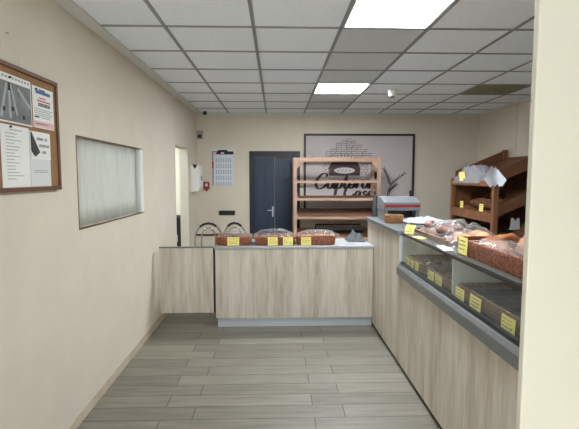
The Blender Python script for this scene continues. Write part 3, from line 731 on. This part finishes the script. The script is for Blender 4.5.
basket('bread_basket', 'low wicker basket with a bag of pastries on the far top of the case', 'basket', (1.30, 3.13, ZT), .19, .36, .035, M['wicker_d'])
lab = 'brown pastry inside the clear bag on top of the case'; proto = None
for k in range(10):
    loc = (1.20+.10*(k % 2)+.03*math.sin(k*2), 2.88+.115*(k//2), ZT+.02+.022*(k % 3))
    if proto is None: proto = loaf('pastry', lab, 'pastry', loc, (.075, .048, .042), M['choc'], 21, .4, 'pastries in the clear bag on the case', cuts=0, amp=.1)
    else: dup(proto, loc, .4+.9*k)
lab = 'pale pastry near the front of the clear bag on the case'; proto = None
for k in range(5):
    loc = (1.22+.09*(k % 2), 2.72+.085*(k//2), ZT+.03+.02*(k % 2))
    if proto is None: proto = loaf('pastry', lab, 'pastry', loc, (.07, .045, .04), M['bread_p'], 25, .7, 'pale pastries in the clear bag on the case', cuts=0, amp=.1)
    else: dup(proto, loc, .7+.8*k)
film('plastic_bag', 'big clear plastic bag of pastries on the far top of the case', 'plastic bag', (1.29, 3.06, ZT+.004), .20, .46, .165, M['plastic'], 6.1, nx=34, ny=50)
o = price_tag('yellow price tag leaning at the far corner of the case top', (1.07, 3.49, ZT+.001), .10, .075, TA+.5, .6)
o = MB().sheet(lambda u, v: ((u-.5)*.075, (v-.5)*.13, .004*math.sin(u*3)), 6, 6, .0008).build('yellow_card', M['yellow']); tag(o, 'yellow card lying flat on the case top beside the leaning tag', 'card', (1.095, 3.26, ZT+.002), (0, 0, .2))
o = MB().sheet(lambda u, v: ((u-.5)*.07, (v-.5)*.22, .012*abs(nz(u*4, v*5, 2))), 10, 14, .0008).build('white_wrapper', M['paper']); tag(o, 'small white wrapper on the case top by the tall yellow card', 'paper', (1.09, 2.78, ZT+.002), (0, 0, -.15))

# on the grey slab
ZS = 1.1385
r = thing('countertop_machine', 'pale grey machine with a red stripe on the grey slab', 'machine', (1.28, 4.42, ZS))
MB().box(-.18, .18, 0, .30, 0, .02).build('base', M['machine'], r, bevel=.004)
for sx in (-1, 1): MB().box(sx*.18-(.035 if sx > 0 else 0), sx*.18+(.035 if sx < 0 else 0), 0, .30, .02, .10).build('side_cheek', M['machine'], r, bevel=.004)
MB().box(-.145, .145, .12, .29, .02, .10).build('inner_back', M['black'], r)
MB().prism([(-.015, .10), (-.015, .185), (.16, .235), (.31, .235), (.31, .10)], -.185, .185, 'x').build('hood', M['machine'], r, bevel=.006)
MB().box(-.178, .178, -.019, -.0155, .135, .160).build('stripe', M['red_plastic'], r, label='dark red stripe')
MB().lathe([(.012, .235), (.010, .26), (.016, .27), (.014, .295), (.006, .30)], 12, (.15, .22, 0)).build('knob', M['black'], r, smooth=True)
r = basket('bread_basket', 'small round-cornered tan basket on the grey slab before the machine', 'basket', (1.14, 4.22, ZS), .082, .07, .065, M['wicker_t'])
proto = loaf('bread_roll', 'small brown roll in the tan basket on the grey slab', 'bread', (1.115, 4.22, ZS+.035), (.045, .035, .033), M['bread_d'], 31, .4, 'rolls in the tan basket', cuts=0)
dup(proto, (1.17, 4.225, ZS+.035), 1.2)
def crp(u, v):
    a, b_ = (u-.5)*2, (v-.5)*2
    return (a*.20, b_*.16, .012+.035*max(0, (1-a*a))*max(0, (1-b_*b_))*(1+nz(a*3, b_*3, 1))+.02*abs(nz(a*5, b_*5, 7)))
o = MB().sheet(crp, 24, 20, .001).build('white_paper', M['white_cloth']); tag(o, 'crumpled white paper on the grey slab right of the tan basket', 'paper', (1.43, 4.18, ZS))

# ---------------------------------------------------------------- bread rack along the right wall
r = thing('bread_rack', 'reddish wood bread rack with sloping shelves by the right wall', 'rack', (2.48, 4.94, 0))
RW, RL, SL = .78, 1.26, .42                              # depth to the wall, length along it, rise per metre
for y in (0, RL-.06):
    MB().box(0, .06, y, y+.06, 0, 1.66 if y == 0 else 1.56).build('post', M['rackwood'], r, bevel=.004)
    MB().box(RW-.06, RW, y, y+.06, 0, 1.96).build('post', M['rackwood'], r, bevel=.004)
    for z in (1.50, 1.10, .70, .30):
        MB().prism([(.06, z+.03), (RW-.06, z+.03+SL*(RW-.12)), (RW-.06, z+.165+SL*(RW-.12)), (.06, z+.165)], y+.01, y+.045, 'y').build('side_rail', M['rackwood_d'], r, bevel=.003)
for z in (1.50, 1.10, .70, .30):
    MB().prism([(.06, z+.01), (RW-.06, z+.01+SL*(RW-.12)), (RW-.06, z+.03+SL*(RW-.12)), (.06, z+.03)], .06, RL-.06, 'y').build('shelf_board', M['rackwood_d'], r)
    MB().box(.005, .03, .06, RL-.06, z-.05 if z < 1.4 else z-.03, z+.06 if z < 1.4 else z+.03).build('shelf_lip', M['rackwood'], r, bevel=.003)
MB().prism([(.06, .2), (RW-.06, .2), (RW-.06, 1.55+SL*(RW-.12)), (.06, 1.55)], RL-.045, RL-.03, 'y').build('end_panel', M['rackwood_d'], r)
MB().box(RW-.03, RW-.015, .06, RL-.06, .2, 1.85).build('back_panel', M['rackwood_d'], r)
r = film('plastic_bag', 'milky plastic bag with a yellow label on the top shelf of the bread rack', 'plastic bag', (2.62, 5.70, 1.555), .17, .42, .20, M['plastic_w'], 3.4, nx=26, ny=44)
r.rotation_euler = (0, -math.atan(SL)*.8, 0)
sk = MB(); sk.sheet(lambda u, v: ((u-.5)*.11, .01*math.sin(u*4), v*.12), 6, 6, .001); o = sk.build('bag_label', M['yellow'], r, label='yellow label'); o.location = (-.165, .03, .03); o.rotation_euler = (-.25, 0, -1.2)
lab = 'dark loaf inside the milky bag on the bread rack'; proto = None
for k in range(4):
    loc = (2.66, 5.40+.19*k, 1.60)
    if proto is None: proto = loaf('bread_loaf', lab, 'bread', loc, (.10, .07, .055), M['choc'], 41, .2, 'loaves in the milky bag', cuts=0)
    else: dup(proto, loc, .2+.5*k)
def drape(u, v):
    a = (u-.5)*2; s_ = .5-abs(v-.45)
    return (-.055+.03*math.cos(a*2.4)+.05*max(0, v-.55), a*.12*(.45+1.1*s_)+.03*v, -.13+.20*v+.02*(1-abs(a))+.025*a*v + .012*math.sin(u*17))
o = MB().sheet(drape, 20, 16, .0015).build('white_napkin', M['white_cloth']); tag(o, 'white cloth hung over the near front post of the bread rack', 'cloth', (2.50, 4.90, 1.60), (0, 0, .9))
loaf('bread_loaf', 'long dark brown loaf behind two yellow tags on the bread rack', 'bread', (2.65, 5.55, 1.19), (.36, .075, .075), M['bread_d'], 51, PI/2, cuts=5)
loaf('bread_loaf', 'second long loaf behind the first on the middle rack shelf', 'bread', (2.84, 5.55, 1.275), (.36, .075, .07), M['bread_d'], 53, PI/2, cuts=5)
price_tag('yellow tag on the middle rack shelf near its far post', (2.480, 5.80, 1.175), .10, .085, TA, .0)
price_tag('yellow tag on the middle rack shelf near the white cloth', (2.480, 5.24, 1.165), .11, .09, TA, .1)
r = thing('wooden_crate', 'low wooden crate with a slot handle on the middle rack shelf', 'crate', (2.82, 5.14, 1.262))
c = MB(); c.box(-.15, .15, -.10, -.085, 0, .05); c.box(-.15, .15, -.10, -.085, .085, .12); c.box(-.15, -.07, -.10, -.085, .05, .085); c.box(.07, .15, -.10, -.085, .05, .085)
c.box(-.15, .15, .085, .10, 0, .12); c.box(-.15, -.135, -.085, .085, 0, .12); c.box(.135, .15, -.085, .085, 0, .12); c.box(-.135, .135, -.085, .085, 0, .012)
c.build('crate_body', M['rackwood_d'], r, bevel=.002); r.rotation_euler = (0, -math.atan(SL), 0)
loaf('bread_loaf', 'dark round loaf lying in the crate on the bread rack', 'bread', (2.82, 5.15, 1.30), (.11, .075, .08), M['bread_d'], 57, .2, cuts=0)
r = thing('plastic_crate', 'shallow black crate under the white notched card on the lower rack shelf', 'crate', (2.80, 5.10, .862))
c = MB(); c.box(-.10, .10, -.09, .09, 0, .012); c.box(-.10, .10, -.09, -.08, .012, .09); c.box(-.10, .10, .08, .09, .012, .09); c.box(-.10, -.09, -.08, .08, .012, .09); c.box(.09, .10, -.08, .08, .012, .09)
c.build('crate_body', M['black'], r, bevel=.002); MB().box(-.09, .09, -.08, .08, .074, .084).build('lid', M['dark'], r); r.rotation_euler = (0, -math.atan(SL)*.5, 0)
r = thing('white_card', 'small white notched card among dark things on the lower rack shelf', 'card', (2.82, 5.08, .958))
MB().prism([(-.06, 0), (.06, 0), (.05, .14), (.022, .14), (0, .10), (-.022, .14), (-.05, .14)], 0, .006, 'y').build('face', M['white_cloth'], r)
MB().prism([(0, 0), (.05, 0), (.006, .06)], -.05, -.04, 'x').build('stand', M['white_cloth'], r)
film('paper_bag', 'crumpled olive paper bag on the lower rack shelf beside the white card', 'paper bag', (3.02, 5.16, .945), .12, .10, .10, M['olive'], 7.7, nx=16, ny=16)
loaf('bread_loaf', 'almost black loaf on the lower rack shelf left of the white card', 'bread', (2.60, 5.24, .775), (.13, .08, .08), M['bread_d'], 61, .6, cuts=0)

# ---------------------------------------------------------------- chrome chairs behind the counter
def chair(label, loc, rz, q=1):
    r = thing('chrome_chair', label, 'chair', loc, rz, 'chrome chairs behind the counter')
    a = MB(); pts = [(-.15*q, .02, 0), (-.148*q, 0, .45)]+[(.145*q*math.cos(PI-PI*k/12), -.02-.03*math.sin(PI*k/12), .80+.20*math.sin(PI*k/12)) for k in range(13)]+[(.148*q, 0, .45), (.15*q, .02, 0)]
    a.tube(pts, .011, 10); a.build('back_frame', M['chrome'], r, smooth=True)
    i = MB(); pts = [(-.09, -.01, .47)]+[(.085*math.cos(PI-PI*k/12), -.03-.02*math.sin(PI*k/12), .82+.13*math.sin(PI*k/12)) for k in range(13)]+[(.09, -.01, .47)]
    i.tube(pts, .009, 8); i.build('inner_hoop', M['chrome'], r, smooth=True)
    g = MB(); g.tube([(.145*q*math.cos(PI-PI*k/10), -.02-.03*math.sin(PI*k/10), .80+.205*math.sin(PI*k/10)) for k in range(3, 8)], .015, 8); g.build('back_grip', M['black'], r, smooth=True)
    MB().tube([(-.14*q, -.01, .86), (0, -.03, .855), (.14*q, -.01, .86)], .014, 8).build('backrest_bar', M['seat'], r, smooth=True)
    s_ = MB(); s_.lathe([(.13, 0), (.15, .012), (.15, .035), (.13, .05), (.0, .055)], 28, (0, .14, .44)); s_.build('seat', M['seat'], r, smooth=True)
    for sx in (-1, 1): MB().tube([(sx*.12*q, .24, .44), (sx*.14*q, .27, .22), (sx*.15*q, .28, 0)], .011, 8).build('leg', M['chrome'], r, smooth=True)
    return r
c0 = chair('chrome hoop-back chair behind the counter nearer the left wall', (-.85, 5.52, 0), .12, 1.17)
chair('chrome hoop-back chair behind the counter, the one nearer the navy door', (-.52, 5.56, 0), -.05)

# dark cabinet in the adjoining room, seen through the doorway
r = thing('floor_cabinet', 'dark low cabinet seen through the doorway in the left wall', 'cabinet', (-1.78, 7.72, 0))
MB().box(-.35, .35, 0, .42, .0, .88).build('body', M['dark'], r, bevel=.004)
for sx in (-1, 1):
    d_ = MB().box(min(sx*.005, sx*.345), max(sx*.005, sx*.345), -.018, 0, .03, .86).build('door', M['black'], r)
    MB().box(sx*.05-.008, sx*.05+.008, -.035, -.018, .45, .57).build('handle', M['alu'], d_)
r = thing('ceiling_light', 'added unseen light panel brightening the adjoining room and curtain', 'ceiling light', (-2.4, 6.3, ZC))  # unseen lamp added to light the side room and the curtain
MB().box(-.31, .31, -.61, .61, -.03, 0).build('light_frame', M['white_plastic'], r)
MB().box(-.29, .29, -.59, .59, -.034, -.03).build('diffuser', M['fill_side'] if 'fill_side' in M else mat('added_side_fill', (250, 250, 250), .5, emit=30), r)

# ---------------------------------------------------------------- daylight, camera, view
wd = bpy.data.worlds.new('overcast_sky'); SC.world = wd; wd.use_nodes = True
bg = wd.node_tree.nodes['Background']; bg.inputs['Color'].default_value = (.86, .95, 1.0, 1); bg.inputs['Strength'].default_value = 1.5
su = bpy.data.lights.new('sun', 'SUN'); su.energy = 20; su.angle = .02; so = bpy.data.objects.new('sun', su); COL.objects.link(so); so.rotation_euler = (math.radians(40), math.radians(-6), 0)
cam = bpy.data.cameras.new('camera'); co = bpy.data.objects.new('camera', cam); COL.objects.link(co)
cam.sensor_width = 36; cam.lens = 440/579*36; cam.clip_start = .02
yaw = math.atan((289.5-276)/440); pitch = math.atan((214.5-177)/440)
co.location = (0, 0, 1.58); co.rotation_euler = (PI/2-pitch, 0, -yaw)
SC.camera = co
SC.view_settings.view_transform = 'Standard'; SC.view_settings.look = 'None'; SC.view_settings.gamma = 1; SC.view_settings.use_curve_mapping = False
SC.view_settings.exposure = .6
SC.cycles.use_denoising = True
SC.cycles.max_bounces = 10; SC.cycles.diffuse_bounces = 6; SC.cycles.transparent_max_bounces = 24
